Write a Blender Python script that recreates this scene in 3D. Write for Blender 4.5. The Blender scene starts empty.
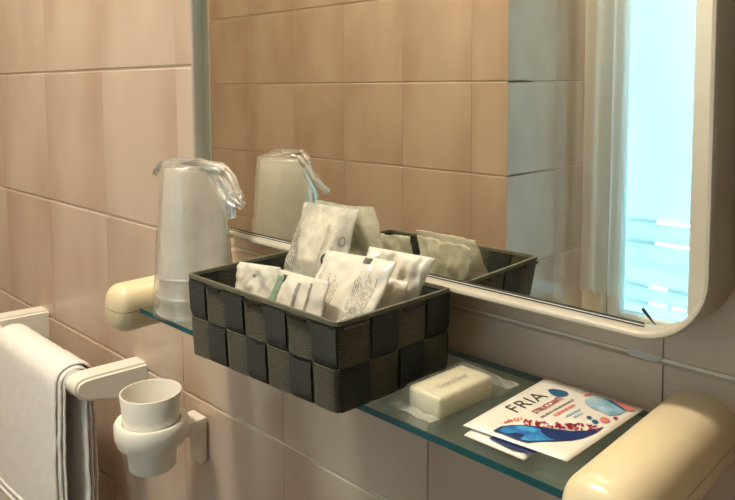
import bpy, bmesh, math, random
from mathutils import Vector, Matrix, noise
random.seed(7)
D = bpy.data
SC = bpy.context.scene
COL = SC.collection

# ------------------------------------------------------------------ camera
FPX, CX, CY = 705.33, 367.5, 138.3          # focal length and principal point in pixels of a 735x500 frame
YAW, PITCH, ROLL = -0.770427, 0.0720345, 0.0051772
CAMP = Vector((0.0, -0.4587, 0.0))
FW = Vector((math.sin(YAW)*math.cos(PITCH), math.cos(YAW)*math.cos(PITCH), -math.sin(PITCH)))
R0 = Vector((math.cos(YAW), -math.sin(YAW), 0))
D0 = FW.cross(R0)
RT = R0*math.cos(ROLL) + D0*math.sin(ROLL)
DN = -R0*math.sin(ROLL) + D0*math.cos(ROLL)
cd = D.cameras.new('camera'); cam = D.objects.new('camera', cd); COL.objects.link(cam)
cd.sensor_fit = 'HORIZONTAL'; cd.sensor_width = 36.0; cd.lens = FPX*36.0/735.0
cd.shift_y = -(250.0-CY)/735.0; cd.clip_start = 0.01; cd.clip_end = 50
UP = -DN; BK = -FW
cam.matrix_world = Matrix(((RT.x, UP.x, BK.x, CAMP.x), (RT.y, UP.y, BK.y, CAMP.y), (RT.z, UP.z, BK.z, CAMP.z), (0, 0, 0, 1)))
SC.camera = cam

def ray(px, py): return FW + RT*((px-CX)/FPX) + DN*((py-CY)/FPX)
def onY(px, py, Y): v = ray(px, py); return CAMP + v*((Y-CAMP.y)/v.y)
def onZ(px, py, Z): v = ray(px, py); return CAMP + v*((Z-CAMP.z)/v.z)

# ------------------------------------------------------------------ sky, exposure
W = D.worlds.new('sky'); SC.world = W; W.use_nodes = True
bgn = W.node_tree.nodes['Background']
bgn.inputs['Color'].default_value = (0.58, 0.85, 1.0, 1); bgn.inputs['Strength'].default_value = 10.0
SC.view_settings.view_transform = 'Standard'
SC.view_settings.look = 'None'
SC.view_settings.gamma = 1.0
SC.view_settings.use_curve_mapping = False
SC.view_settings.exposure = 0.27
SC.cycles.transparent_max_bounces = 32
SC.cycles.max_bounces = 12
LAMP_POS = (-0.76, -0.60, 1.10)
LAMP_STRENGTH = 185.0
LAMP_COLOR = (1.0, 0.89, 0.70, 1)

# ------------------------------------------------------------------ materials
def newmat(name):
    m = D.materials.new(name); m.use_nodes = True
    nt = m.node_tree; b = nt.nodes['Principled BSDF']
    return m, nt, b
def varmat(name, c1, c2, rough=.5, scale=(8, 8, 8), spec=.5, bump=0, bscale=200, detail=4, rand=False, coat=0, metallic=0, sub=None, trans=0):
    m, nt, b = newmat(name)
    tc = nt.nodes.new('ShaderNodeTexCoord'); mp = nt.nodes.new('ShaderNodeMapping')
    mp.inputs['Scale'].default_value = scale
    nt.links.new(tc.outputs['Object'], mp.inputs['Vector'])
    nz = nt.nodes.new('ShaderNodeTexNoise'); nz.inputs['Scale'].default_value = 1; nz.inputs['Detail'].default_value = detail
    nz.noise_dimensions = '4D'
    nt.links.new(mp.outputs['Vector'], nz.inputs['Vector'])
    if rand:
        oi = nt.nodes.new('ShaderNodeObjectInfo'); mu = nt.nodes.new('ShaderNodeMath'); mu.operation = 'MULTIPLY'; mu.inputs[1].default_value = 57.0
        nt.links.new(oi.outputs['Random'], mu.inputs[0]); nt.links.new(mu.outputs[0], nz.inputs['W'])
    rp = nt.nodes.new('ShaderNodeValToRGB')
    rp.color_ramp.elements[0].position = .3; rp.color_ramp.elements[1].position = .7
    rp.color_ramp.elements[0].color = (*c1, 1); rp.color_ramp.elements[1].color = (*c2, 1)
    nt.links.new(nz.outputs['Fac'], rp.inputs['Fac']); nt.links.new(rp.outputs['Color'], b.inputs['Base Color'])
    b.inputs['Roughness'].default_value = rough; b.inputs['Specular IOR Level'].default_value = spec
    b.inputs['Metallic'].default_value = metallic; b.inputs['Coat Weight'].default_value = coat
    if bump:
        n2 = nt.nodes.new('ShaderNodeTexNoise'); n2.inputs['Scale'].default_value = bscale; n2.inputs['Detail'].default_value = 3
        nt.links.new(tc.outputs['Object'], n2.inputs['Vector'])
        bp = nt.nodes.new('ShaderNodeBump'); bp.inputs['Strength'].default_value = bump; bp.inputs['Distance'].default_value = .001
        nt.links.new(n2.outputs['Fac'], bp.inputs['Height']); nt.links.new(bp.outputs['Normal'], b.inputs['Normal'])
    if trans:
        out = nt.nodes['Material Output']; tr = nt.nodes.new('ShaderNodeBsdfTranslucent'); mx = nt.nodes.new('ShaderNodeMixShader')
        nt.links.new(rp.outputs['Color'], tr.inputs['Color']); mx.inputs['Fac'].default_value = trans
        nt.links.new(b.outputs[0], mx.inputs[1]); nt.links.new(tr.outputs[0], mx.inputs[2]); nt.links.new(mx.outputs[0], out.inputs['Surface'])
    return m
def film(name, tint=(1, 1, 1), white=(.85, .86, .84), wfac=.15, rough=.12, gfac=1.0, crinkle=0.0, cscale=60, tl_=.5):
    """clear plastic film or glass: see-through, a little milky, glossy by Fresnel"""
    m, nt, b = newmat(name); nt.nodes.remove(b); out = nt.nodes['Material Output']
    t = nt.nodes.new('ShaderNodeBsdfTransparent'); t.inputs['Color'].default_value = (*tint, 1)
    d = nt.nodes.new('ShaderNodeBsdfDiffuse'); d.inputs['Color'].default_value = (*white, 1)
    tl = nt.nodes.new('ShaderNodeBsdfTranslucent'); tl.inputs['Color'].default_value = (*white, 1)
    dm = nt.nodes.new('ShaderNodeMixShader'); dm.inputs['Fac'].default_value = tl_
    nt.links.new(d.outputs[0], dm.inputs[1]); nt.links.new(tl.outputs[0], dm.inputs[2])
    m1 = nt.nodes.new('ShaderNodeMixShader'); m1.inputs['Fac'].default_value = wfac
    nt.links.new(t.outputs[0], m1.inputs[1]); nt.links.new(dm.outputs[0], m1.inputs[2])
    g = nt.nodes.new('ShaderNodeBsdfGlossy'); g.inputs['Roughness'].default_value = rough
    lw = nt.nodes.new('ShaderNodeLayerWeight'); lw.inputs['Blend'].default_value = .5
    pw = nt.nodes.new('ShaderNodeMath'); pw.operation = 'POWER'; pw.inputs[1].default_value = 4.5
    nt.links.new(lw.outputs['Facing'], pw.inputs[0])
    mu = nt.nodes.new('ShaderNodeMath'); mu.operation = 'MULTIPLY_ADD'; mu.inputs[1].default_value = .9*gfac; mu.inputs[2].default_value = .045*gfac
    nt.links.new(pw.outputs[0], mu.inputs[0])
    m2 = nt.nodes.new('ShaderNodeMixShader'); nt.links.new(mu.outputs[0], m2.inputs['Fac'])
    nt.links.new(m1.outputs[0], m2.inputs[1]); nt.links.new(g.outputs[0], m2.inputs[2])
    nt.links.new(m2.outputs[0], out.inputs['Surface'])
    if crinkle:
        tc = nt.nodes.new('ShaderNodeTexCoord'); nz = nt.nodes.new('ShaderNodeTexNoise')
        nz.inputs['Scale'].default_value = cscale; nz.inputs['Detail'].default_value = 3; nz.inputs['Distortion'].default_value = .3
        nt.links.new(tc.outputs['Object'], nz.inputs['Vector'])
        bp = nt.nodes.new('ShaderNodeBump'); bp.inputs['Strength'].default_value = crinkle; bp.inputs['Distance'].default_value = .004
        nt.links.new(nz.outputs['Fac'], bp.inputs['Height'])
        for n in (g, d): nt.links.new(bp.outputs[0], n.inputs['Normal'])
        # milky creases
        rp = nt.nodes.new('ShaderNodeMapRange'); rp.inputs['From Min'].default_value = .35; rp.inputs['From Max'].default_value = .75
        rp.inputs['To Min'].default_value = wfac*.65; rp.inputs['To Max'].default_value = min(1, wfac*1.5)
        nt.links.new(nz.outputs['Fac'], rp.inputs['Value']); nt.links.new(rp.outputs[0], m1.inputs['Fac'])
    return m
M = {}
def tilemat():
    m, nt, b = newmat('beige_tile')
    tc = nt.nodes.new('ShaderNodeTexCoord'); mp = nt.nodes.new('ShaderNodeMapping'); mp.inputs['Scale'].default_value = (9, 9, 4.5)
    nt.links.new(tc.outputs['Object'], mp.inputs['Vector'])
    oi = nt.nodes.new('ShaderNodeObjectInfo'); mu = nt.nodes.new('ShaderNodeMath'); mu.operation = 'MULTIPLY'; mu.inputs[1].default_value = 57.0
    nt.links.new(oi.outputs['Random'], mu.inputs[0])
    nz = nt.nodes.new('ShaderNodeTexNoise'); nz.noise_dimensions = '4D'; nz.inputs['Scale'].default_value = 1; nz.inputs['Detail'].default_value = 2.5; nz.inputs['Roughness'].default_value = .45
    nt.links.new(mp.outputs[0], nz.inputs['Vector']); nt.links.new(mu.outputs[0], nz.inputs['W'])
    # colour a little browner toward the sides of each tile
    sx = nt.nodes.new('ShaderNodeSeparateXYZ'); nt.links.new(tc.outputs['Generated'], sx.inputs[0])
    pg = nt.nodes.new('ShaderNodeMath'); pg.operation = 'PINGPONG'; pg.inputs[1].default_value = .5; nt.links.new(sx.outputs['X'], pg.inputs[0])
    mr = nt.nodes.new('ShaderNodeMapRange'); mr.inputs['From Min'].default_value = 0; mr.inputs['From Max'].default_value = .32; mr.inputs['To Min'].default_value = -.08; mr.inputs['To Max'].default_value = .05
    mr.interpolation_type = 'SMOOTHSTEP'; nt.links.new(pg.outputs[0], mr.inputs['Value'])
    rr = nt.nodes.new('ShaderNodeMapRange'); rr.inputs['To Min'].default_value = -.06; rr.inputs['To Max'].default_value = .06; nt.links.new(oi.outputs['Random'], rr.inputs['Value'])
    a1 = nt.nodes.new('ShaderNodeMath'); nt.links.new(nz.outputs['Fac'], a1.inputs[0]); nt.links.new(mr.outputs[0], a1.inputs[1])
    a2 = nt.nodes.new('ShaderNodeMath'); nt.links.new(a1.outputs[0], a2.inputs[0]); nt.links.new(rr.outputs[0], a2.inputs[1])
    rp = nt.nodes.new('ShaderNodeValToRGB'); rp.color_ramp.elements[0].position = .25; rp.color_ramp.elements[1].position = .70
    rp.color_ramp.elements[0].color = (.475, .350, .272, 1); rp.color_ramp.elements[1].color = (.605, .495, .405, 1)
    nt.links.new(a2.outputs[0], rp.inputs['Fac']); nt.links.new(rp.outputs[0], b.inputs['Base Color'])
    b.inputs['Roughness'].default_value = .22
    n2 = nt.nodes.new('ShaderNodeTexNoise'); n2.inputs['Scale'].default_value = 14; nt.links.new(tc.outputs['Object'], n2.inputs['Vector'])
    bp = nt.nodes.new('ShaderNodeBump'); bp.inputs['Strength'].default_value = .05; bp.inputs['Distance'].default_value = .001
    nt.links.new(n2.outputs['Fac'], bp.inputs['Height']); nt.links.new(bp.outputs[0], b.inputs['Normal'])
    return m
M['tile'] = tilemat()
M['grout'] = varmat('pale_grout', (.72, .64, .53), (.80, .72, .62), .9, (30, 30, 30))
M['plaster'] = varmat('cream_plaster', (.62, .56, .47), (.68, .62, .53), .9, (6, 6, 6))
M['ceiling'] = varmat('white_ceiling', (.74, .70, .62), (.78, .74, .66), .9, (4, 4, 4))
M['dark_wall'] = varmat('dark_brown_wall', (.10, .065, .04), (.16, .105, .065), .5, (3, 3, .4))  # dark brown given to the unseen right wall to cut bounce on the mirror frame
M['floor'] = varmat('brown_floor', (.30, .24, .19), (.38, .31, .25), .4, (5, 5, 5))
M['ivory'] = varmat('ivory_plastic', (.76, .64, .41), (.79, .67, .45), .28, (20, 20, 20), .5, .02, 300)
M['ivory2'] = varmat('pale_ivory_plastic', (.87, .84, .77), (.90, .87, .80), .35, (20, 20, 20))
M['frame'] = varmat('mirror_frame_plastic', (.43, .40, .335), (.47, .44, .375), .35, (15, 15, 15))
M['lamp_base'] = varmat('white_metal', (.8, .8, .78), (.84, .84, .82), .4, (10, 10, 10))
M['strapv'] = None
def webbing(name, c1, c2, sc, axis):
    m, nt, b = newmat(name)
    tc = nt.nodes.new('ShaderNodeTexCoord'); wv = nt.nodes.new('ShaderNodeTexWave')
    wv.wave_type = 'BANDS'; wv.bands_direction = axis; wv.inputs['Scale'].default_value = sc
    wv.inputs['Distortion'].default_value = 1.6; wv.inputs['Detail'].default_value = 2; wv.inputs['Detail Scale'].default_value = 2.5
    nt.links.new(tc.outputs['Object'], wv.inputs['Vector'])
    rp = nt.nodes.new('ShaderNodeValToRGB'); rp.color_ramp.elements[0].color = (*c1, 1); rp.color_ramp.elements[1].color = (*c2, 1)
    nt.links.new(wv.outputs['Fac'], rp.inputs['Fac']); nt.links.new(rp.outputs[0], b.inputs['Base Color'])
    b.inputs['Roughness'].default_value = .55; b.inputs['Specular IOR Level'].default_value = .35
    bp = nt.nodes.new('ShaderNodeBump'); bp.inputs['Strength'].default_value = 1.0; bp.inputs['Distance'].default_value = .0008
    nt.links.new(wv.outputs['Fac'], bp.inputs['Height']); nt.links.new(bp.outputs[0], b.inputs['Normal'])
    return m
M['strap_dark'] = webbing('dark_webbing', (.018, .024, .024), (.050, .058, .055), 240, 'Z')
M['strap_olive'] = webbing('olive_webbing', (.030, .031, .020), (.165, .158, .112), 200, 'Z')
M['rim'] = varmat('olive_binding', (.09, .088, .064), (.14, .132, .098), .6, (300, 300, 300), .3)
M['wire'] = varmat('black_wire', (.012, .012, .012), (.02, .02, .02), .35, (50, 50, 50))
M['sachet'] = varmat('cream_sachet_film', (.82, .79, .70), (.89, .86, .78), .24, (45, 45, 45), .6, .9, 55, trans=.22)
M['sachet_clear'] = film('clear_sachet_film', (.93, .95, .92), (.90, .87, .79), .72, .2, .9, .25, 60)
M['print_grey'] = varmat('grey_print', (.20, .19, .17), (.30, .28, .25), .6, (200, 200, 200))
M['print_pale'] = varmat('pale_grey_print', (.42, .39, .33), (.54, .50, .43), .6, (200, 200, 200))
M['print_black'] = varmat('black_print', (.02, .02, .022), (.04, .04, .045), .5, (200, 200, 200))
M['print_green'] = varmat('green_print', (.16, .25, .19), (.22, .32, .24), .5, (200, 200, 200))
M['fria_white'] = varmat('white_sachet_paper', (.80, .76, .68), (.86, .82, .75), .35, (30, 30, 30), .5, .08, 80)
M['navy'] = varmat('navy_print', (.008, .02, .10), (.012, .04, .17), .35, (60, 60, 60))
M['wave_blue'] = varmat('water_blue_print', (.008, .07, .36), (.06, .42, .78), .35, (130, 130, 130), detail=3)
M['teal_drop'] = varmat('teal_blue_print', (.015, .09, .20), (.02, .13, .27), .35, (60, 60, 60))
M['crimson'] = varmat('crimson_print', (.35, .02, .05), (.45, .05, .08), .4, (60, 60, 60))
M['coral'] = varmat('coral_print', (.75, .20, .18), (.80, .26, .22), .4, (60, 60, 60))
M['sky_print'] = varmat('light_blue_print', (.14, .36, .55), (.55, .72, .80), .4, (140, 140, 140))
M['soap'] = varmat('cream_soap', (.82, .74, .56), (.86, .79, .62), .4, (25, 25, 25))
M['crimp'] = film('crimped_wrap_film', (.97, .98, .96), (.92, .92, .86), .38, .1, 1.5, .3, 60)
M['wrap'] = film('clear_wrap_film', (.97, .98, .96), (.86, .86, .80), .16, .1, 1.0, .4, 60)
M['cupwrap'] = film('crinkled_wrap_film', (.99, .99, .985), (.98, .96, .93), .20, .26, 1.6, .7, 40, .6)
M['cup'] = film('translucent_cup_plastic', (.98, .97, .95), (.99, .97, .94), .60, .2, 1.4, 0, 60, .68)
M['glass'] = film('shelf_glass', (.80, .90, .87), (.5, .6, .56), .07, .02, 1.0)
M['glass_edge'] = varmat('teal_glass_edge', (.010, .085, .105), (.014, .11, .13), .12, (20, 20, 20), .6)
M['pane'] = film('window_glass', (.92, .97, .98), (.8, .9, .95), .05, .03, .8)
M['shutter'] = varmat('translucent_shutter_plastic', (.62, .72, .74), (.66, .76, .78), .5, (8, 8, 8), trans=.45)
M['curtain'] = varmat('white_curtain_cloth', (.74, .73, .70), (.80, .79, .76), .9, (20, 20, 3), .1, .1, 600, trans=.62)
_nt = M['curtain'].node_tree; _o = _nt.nodes['Material Output']; _mx = _nt.nodes.new('ShaderNodeMixShader'); _t = _nt.nodes.new('ShaderNodeBsdfTransparent')
_mx.inputs['Fac'].default_value = .28; _nt.links.new(_o.inputs['Surface'].links[0].from_socket, _mx.inputs[1]); _nt.links.new(_t.outputs[0], _mx.inputs[2]); _nt.links.new(_mx.outputs[0], _o.inputs['Surface'])
M['winframe'] = varmat('white_window_frame', (.72, .74, .74), (.76, .78, .78), .45, (10, 10, 10))
M['sill'] = varmat('cream_stone_sill', (.66, .62, .53), (.76, .72, .62), .35, (30, 30, 30))
M['towel'] = varmat('white_terry', (.88, .875, .86), (.96, .955, .94), .95, (260, 260, 260), .1, 1.0, 700)
M['smear'] = varmat('white_filler', (.52, .50, .46), (.62, .60, .55), .9, (40, 40, 40))
mm, nt, b = newmat('mirror_silver'); b.inputs['Base Color'].default_value = (.93, .93, .83, 1); b.inputs['Metallic'].default_value = 1; b.inputs['Roughness'].default_value = .0
M['mirror'] = mm
mm, nt, b = newmat('lamp_glow'); b.inputs['Base Color'].default_value = (.9, .85, .75, 1)
b.inputs['Emission Color'].default_value = LAMP_COLOR; b.inputs['Emission Strength'].default_value = LAMP_STRENGTH
M['lamp'] = mm

# ------------------------------------------------------------------ helpers
def link(name, me, mat, parent=None, smooth=False):
    o = D.objects.new(name, me); COL.objects.link(o)
    if mat is not None and not me.materials: me.materials.append(M[mat])
    if parent is not None: o.parent = parent
    if smooth:
        for f in me.polygons: f.use_smooth = True
    return o
def pydata(name, vs, fs, mat, parent=None, smooth=False):
    me = D.meshes.new(name); me.from_pydata([tuple(v) for v in vs], [], fs); me.update()
    return link(name, me, mat, parent, smooth)
def bmobj(name, bm, mat, parent=None, smooth=False, recalc=True):
    if recalc: bmesh.ops.recalc_face_normals(bm, faces=bm.faces)
    me = D.meshes.new(name); bm.to_mesh(me); bm.free()
    return link(name, me, mat, parent, smooth)
def tag(o, label, cat, group=None):
    o['label'] = label; o['category'] = cat
    if group: o['group'] = group
    return o
def struct(o, label=None, cat=None):
    o['kind'] = 'structure'
    if label: o['label'] = label
    if cat: o['category'] = cat
    return o
def empty(name, loc=(0, 0, 0)):
    o = D.objects.new(name, None); COL.objects.link(o); o.location = loc; o.empty_display_size = .02
    return o
def boxbm(lo, hi, bev=0, seg=2, bm=None):
    bm = bm or bmesh.new()
    r = bmesh.ops.create_cube(bm, size=1)
    for v in r['verts']:
        v.co = Vector([lo[i] + (v.co[i]+.5)*(hi[i]-lo[i]) for i in range(3)])
    if bev:
        es = {e for v in r['verts'] for e in v.link_edges}
        bmesh.ops.bevel(bm, geom=list(es), offset=bev, segments=seg, affect='EDGES', profile=.5)
    return bm
def box(name, lo, hi, mat, parent=None, bev=0, seg=2, smooth=False):
    return bmobj(name, boxbm(lo, hi, bev, seg), mat, parent, smooth)
def autosmooth(o, deg=35):
    for f in o.data.polygons: f.use_smooth = True
    bm = bmesh.new(); bm.from_mesh(o.data)
    for e in bm.edges:
        if len(e.link_faces) == 2 and e.calc_face_angle(0) > math.radians(deg): e.smooth = False
    bm.to_mesh(o.data); bm.free()
    return o
def lathe(name, prof, mat, parent=None, n=48, center=(0, 0), smooth=True, fn=None):
    vs, fs = [], []
    for k, (r, z) in enumerate(prof):
        for i in range(n):
            a = 2*math.pi*i/n
            p = Vector((center[0]+r*math.cos(a), center[1]+r*math.sin(a), z))
            if fn: p = fn(p, k, i, a)
            vs.append(p)
    for k in range(len(prof)-1):
        for i in range(n):
            j = (i+1) % n
            fs.append((k*n+i, k*n+j, (k+1)*n+j, (k+1)*n+i))
    return pydata(name, vs, fs, mat, parent, smooth)

# ------------------------------------------------------------------ room shell
XL, XR, ZF, ZC = -2.30, 1.10, -1.30, 1.16
YM = -0.0365                       # silvered plane of the mirror
YO = -0.873                        # the wall opposite the mirror
XC, YW = -0.815, -1.214            # corner where that wall steps back, and the window wall
GT = 0.0025                        # tile faces stand proud of the grout
struct(box('floor', (XL-.1, YW-.2, ZF-.1), (XR+.1, .1, ZF), 'floor'), 'brown bathroom floor', 'floor')
struct(box('ceiling', (XL-.1, YW-.2, ZC), (XR+.1, .1, ZC+.1), 'ceiling'), 'plain off-white bathroom ceiling', 'ceiling')
wall_m = struct(box('wall_mirror', (XL-.1, GT, ZF), (XR+.1, .1, ZC), 'grout'), 'beige tiled wall carrying the mirror and glass shelf', 'wall')
wall_l = struct(box('wall_left', (XL-.1, YW-.1, ZF), (XL-GT, GT, ZC), 'grout'), 'beige tiled side wall at the far left edge', 'wall')
wall_o = struct(box('wall_opposite', (XL-GT, YO-.1, ZF), (XC-GT, YO-GT, ZC), 'grout'), 'beige tiled wall seen in the mirror', 'wall')
wall_r = struct(box('wall_return', (XC-.1, YW-.1, ZF), (XC-GT, YO-GT-.003, ZC), 'grout'), 'tiled wall end turned to the window, bluish with daylight in the mirror', 'wall')
struct(box('wall_right', (XR, YW-.1, ZF), (XR+.1, .1, ZC), 'dark_wall'), 'unseen side wall on the right, coloured dark brown to keep bounced light down', 'wall')

def tile_mesh(w, h, gw, gh, t=.006, b=.0016):
    """one glazed tile lying in the XZ plane, face toward -Y at y=0"""
    x0, x1, z0, z1 = gw/2, w-gw/2, gh/2, h-gh/2
    vs = [(x0, b, z0), (x1, b, z0), (x1, b, z1), (x0, b, z1), (x0+b*.2, 0, z0+b), (x1-b*.2, 0, z0+b), (x1-b*.2, 0, z1-b), (x0+b*.2, 0, z1-b),
          (x0, t, z0), (x1, t, z0), (x1, t, z1), (x0, t, z1)]
    fs = [(4, 5, 6, 7)] + [(i, (i+1) % 4, 4+(i+1) % 4, 4+i) for i in range(4)] + [(8+i, 8+(i+1) % 4, (i+1) % 4, i) for i in range(4)]
    me = D.meshes.new('tile'); me.from_pydata(vs, [], fs); me.update(); me.materials.append(M['tile'])
    return me
TW, TH = .1985, .2015
meshes = {}
def tiles(wall, origin, xdir, a0, a1, start, w, zrow, h, zlo, zhi, rot, adj={}):
    """lay tiles along a wall; a = distance along xdir from origin, cut at a0..a1"""
    k0 = math.floor((a0-start)/w)
    k = k0
    while start+k*w < a1-.004:
        l, r = max(a0, start+k*w), min(a1, start+(k+1)*w); k += 1
        if r-l < .01: continue
        j = math.floor((zlo-zrow)/h)
        while zrow+j*h < zhi-.004:
            bz, tz = max(zlo, zrow+j*h+adj.get(j, 0)), min(zhi, zrow+(j+1)*h+adj.get(j+1, 0)); j += 1
            if tz-bz < .01: continue
            key = (round(r-l, 4), round(tz-bz, 4))
            if key not in meshes: meshes[key] = tile_mesh(r-l, tz-bz, .0003, .0026)
            o = D.objects.new('tile', meshes[key]); COL.objects.link(o); o.parent = wall
            p = Vector(origin)+Vector(xdir)*l
            o.location = (p.x, p.y, bz); o.rotation_euler = (random.uniform(-.0022, .0022), 0, rot+random.uniform(-.0022, .0022))
XCOL = -2.97930631*.4587; ZROW = .05097891*.4587
tiles(wall_m, (0, 0, 0), (1, 0, 0), -1.76, .46, XCOL, TW, ZROW, TH, -1.18, .83, 0, {1: .002, 0: .003, -1: -.0025, -2: -.001})
tiles(wall_o, (0, YO, 0), (-1, 0, 0), -XC, 2.30, 1.706, .2, .2114, .2, -1.0, .82, math.pi)
tiles(wall_r, (XC, 0, 0), (0, 1, 0), YW, YO, YO-.2, .2, .2114, .2, -1.0, .82, math.pi/2)

# filler smeared over the joint below the mirror
vs = []; n = 22
for i in range(n):
    a = 2*math.pi*i/n; r = 1+.45*noise.noise((math.cos(a)*1.7, math.sin(a)*1.7, 3.3))
    vs.append(Vector((-.189+.013*r*math.cos(a), -.0006, -.1795+.0028*r*math.sin(a))))
vs2 = [v+Vector((0, .0030, 0)) for v in vs]
pydata('grout_smear', vs+vs2, [tuple(range(n-1, -1, -1))]+[(i, (i+1) % n, n+(i+1) % n, n+i) for i in range(n)], 'smear', wall_m)

# ---- window wall with its opening, window, shutter, sill, curtain
WX0, WX1, WZ0, WZ1 = -.765, -.13, -.562, .75
bm = bmesh.new()
for lo, hi in (((XC, YW-.1, ZF), (WX0, YW, ZC)), ((WX1, YW-.1, ZF), (XR, YW, ZC)), ((WX0, YW-.1, ZF), (WX1, YW, WZ0)), ((WX0, YW-.1, WZ1), (WX1, YW, ZC))):
    boxbm(lo, hi, bm=bm)
struct(bmobj('wall_window', bm, 'plaster'), 'cream plaster wall around the window, seen in the mirror', 'wall')
win = empty('window_1', ((WX0+WX1)/2, YW-.05, WZ0)); struct(win, 'white framed window glowing with daylight in the mirror', 'window')
def wpart(name, lo, hi, mat, par=None):
    o = box(name, [lo[i]-win.location[i] for i in range(3)], [hi[i]-win.location[i] for i in range(3)], mat, win, .004, 1)
    return o
y0, y1 = YW-.07, YW-.03
wpart('window_frame', (WX0, y0, WZ0), (WX0+.03, y1, WZ1), 'winframe'); wpart('window_frame', (WX1-.03, y0, WZ0), (WX1, y1, WZ1), 'winframe')
wpart('window_frame', (WX0+.03, y0, WZ0), (WX1-.03, y1, WZ0+.014), 'winframe'); wpart('window_frame', (WX0+.03, y0, WZ1-.03), (WX1-.03, y1, WZ1), 'winframe')
wpart('mullion', (-.572, y0+.002, WZ0+.014), (-.495, y1+.006, WZ1-.03), 'winframe')
wpart('window_pane', (WX0+.03, YW-.052, WZ0+.014), (-.572, YW-.048, WZ1-.03), 'pane'); wpart('window_pane', (-.495, YW-.052, WZ0+.014), (WX1-.03, YW-.048, WZ1-.03), 'pane')
struct(box('window_sill', (XC+.001, YW, WZ0-.035), (.30, YW+.10, WZ0-.003), 'sill', None, .004), 'cream stone window sill seen at the lower mirror corner', 'sill')
# roller shutter outside the glass: slats hooked together, daylight through the slots of four joints
sh = empty('roller_shutter', ((WX0+WX1)/2, YW-.13, WZ0)); tag(sh, 'pale blue roller shutter with light slots, behind the window seen in the mirror', 'shutter')
VS = 2*YM-(YW-.13)                       # where the shutter stands behind the mirror
JZ = [onY(670, 305.5, VS).z, onY(662, 287, VS).z, onY(672, 244, VS).z, onY(672, 222, VS).z]
edges = [WZ0-.06, JZ[0], JZ[1], (JZ[1]+JZ[2])/2, JZ[2], JZ[3]]
while edges[-1] < WZ1: edges.append(edges[-1]+.05)
for a, c in zip(edges[:-1], edges[1:]):
    bm = boxbm((WX0-.04-sh.location.x, -.006, a-WZ0), (WX1+.04-sh.location.x, .006, c-WZ0-(.0085 if c in JZ else 0)))
    if c not in JZ: bmesh.ops.delete(bm, geom=[f for f in bm.faces if abs(f.normal.z) > .9], context='FACES_ONLY')
    s_ = bmobj('slat', bm, 'shutter', sh)
    if c in JZ:      # the hooks left between the slots of this joint
        zz = c-WZ0
        gaps = [[(650, 668.5), (673, 688)], [(650, 668)], [(655, 691)], [(656, 691)]][JZ.index(c)]
        gaps = [(onY(p0, 260, VS).x, onY(p1, 260, VS).x) for p0, p1 in gaps]
        xs = [WX0-.04] + [v for g in gaps for v in g] + [WX1+.04]
        for u0, u1 in zip(xs[::2], xs[1::2]):
            hk = box('slat_hook', (u0-sh.location.x, -.003, zz-.0085), (u1-sh.location.x, .003, zz+.0003), 'shutter', s_)
# curtain gathered at the left of the window
def curtain():
    vs, fs = [], []; nu, nv = 90, 24
    for j in range(nv+1):
        v = j/nv; z = .80-1.29*v
        for i in range(nu+1):
            u = i/nu
            x0_, x1_ = XC+.020, XC+.146-.022*v
            x = x0_+(x1_-x0_)*u+.004*math.sin(9*u+3*v)*v
            y = YW+.034+.016*math.sin(u*2*math.pi*3.2+.5+.3*v)*(.7+.3*v)+.006*math.sin(u*31+2*v)
            vs.append((x, y, z))
    for j in range(nv):
        for i in range(nu):
            a = j*(nu+1)+i; fs.append((a, a+1, a+nu+2, a+nu+1))
    return pydata('curtain_cloth', vs, fs, 'curtain', None, True)
cu = empty('curtain', (XC+.08, YW+.045, -.50)); tag(cu, 'white curtain gathered in folds beside the bright window, seen in the mirror', 'curtain')
c_ = curtain(); c_.parent = cu; c_.matrix_parent_inverse = Matrix.Translation(-cu.location)
rod = lathe('curtain_rod', [(.0, 0), (.009, 0), (.009, 1.0), (0, 1.0)], 'winframe', cu, 16)
rod.rotation_euler = (0, math.pi/2, 0); rod.location = (XC+.002-cu.location.x, 0, .805+.50)

# ------------------------------------------------------------------ ceiling lamp
lx, ly, lz = LAMP_POS
lamp = empty('ceiling_lamp', (lx, ly, ZC)); tag(lamp, 'round warm ceiling lamp above the washing place', 'lamp')
lathe('lamp_base', [(0, 0), (.105, 0), (.11, -.004), (.11, -.02), (.0, -.02)], 'lamp_base', lamp, 40)
pr = [(.10*math.cos(t*math.pi/2/8), -.02-.05*math.sin(t*math.pi/2/8)) for t in range(9)]
lathe('lamp_shade', pr[:-1]+[(.0005, -.07)], 'lamp', lamp, 40)

# ------------------------------------------------------------------ mirror
def rrect(x0, x1, z0, z1, r, n=10):
    pts = []
    for cx, cz, a0 in ((x1-r, z0+r, -90), (x1-r, z1-r, 0), (x0+r, z1-r, 90), (x0+r, z0+r, 180)):
        for i in range(n+1):
            a = math.radians(a0+90*i/n); pts.append((cx+r*math.cos(a), cz+r*math.sin(a)))
    return pts
MX0, MX1, MZ0, MZ1 = -.6620, -.1318, -.1530, .52
mir = empty('wall_mirror_cabinet_frame', (0, 0, 0)); mir.name = 'wall_mirror_unit'
tag(mir, 'large wall mirror with rounded cream plastic frame above the glass shelf', 'mirror')
FY = -.0475
prof = [(0, -.001), (.0, FY+.004), (.0006, FY+.0015), (.0018, FY), (.0034, FY+.0002), (.0044, FY+.0012), (.0050, FY+.003), (.0054, YM+.0006), (.0054, -.001)]
vs, fs = [], []
for ins, y in prof:
    for (x, z) in rrect(MX0+ins, MX1-ins, MZ0+ins, MZ1-ins, .044-ins): vs.append((x, y, z))
n = len(vs)//len(prof)
for k in range(len(prof)):
    k2 = (k+1) % len(prof)
    for i in range(n): fs.append((k*n+i, k*n+(i+1) % n, k2*n+(i+1) % n, k2*n+i))
bm = bmesh.new()
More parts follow.
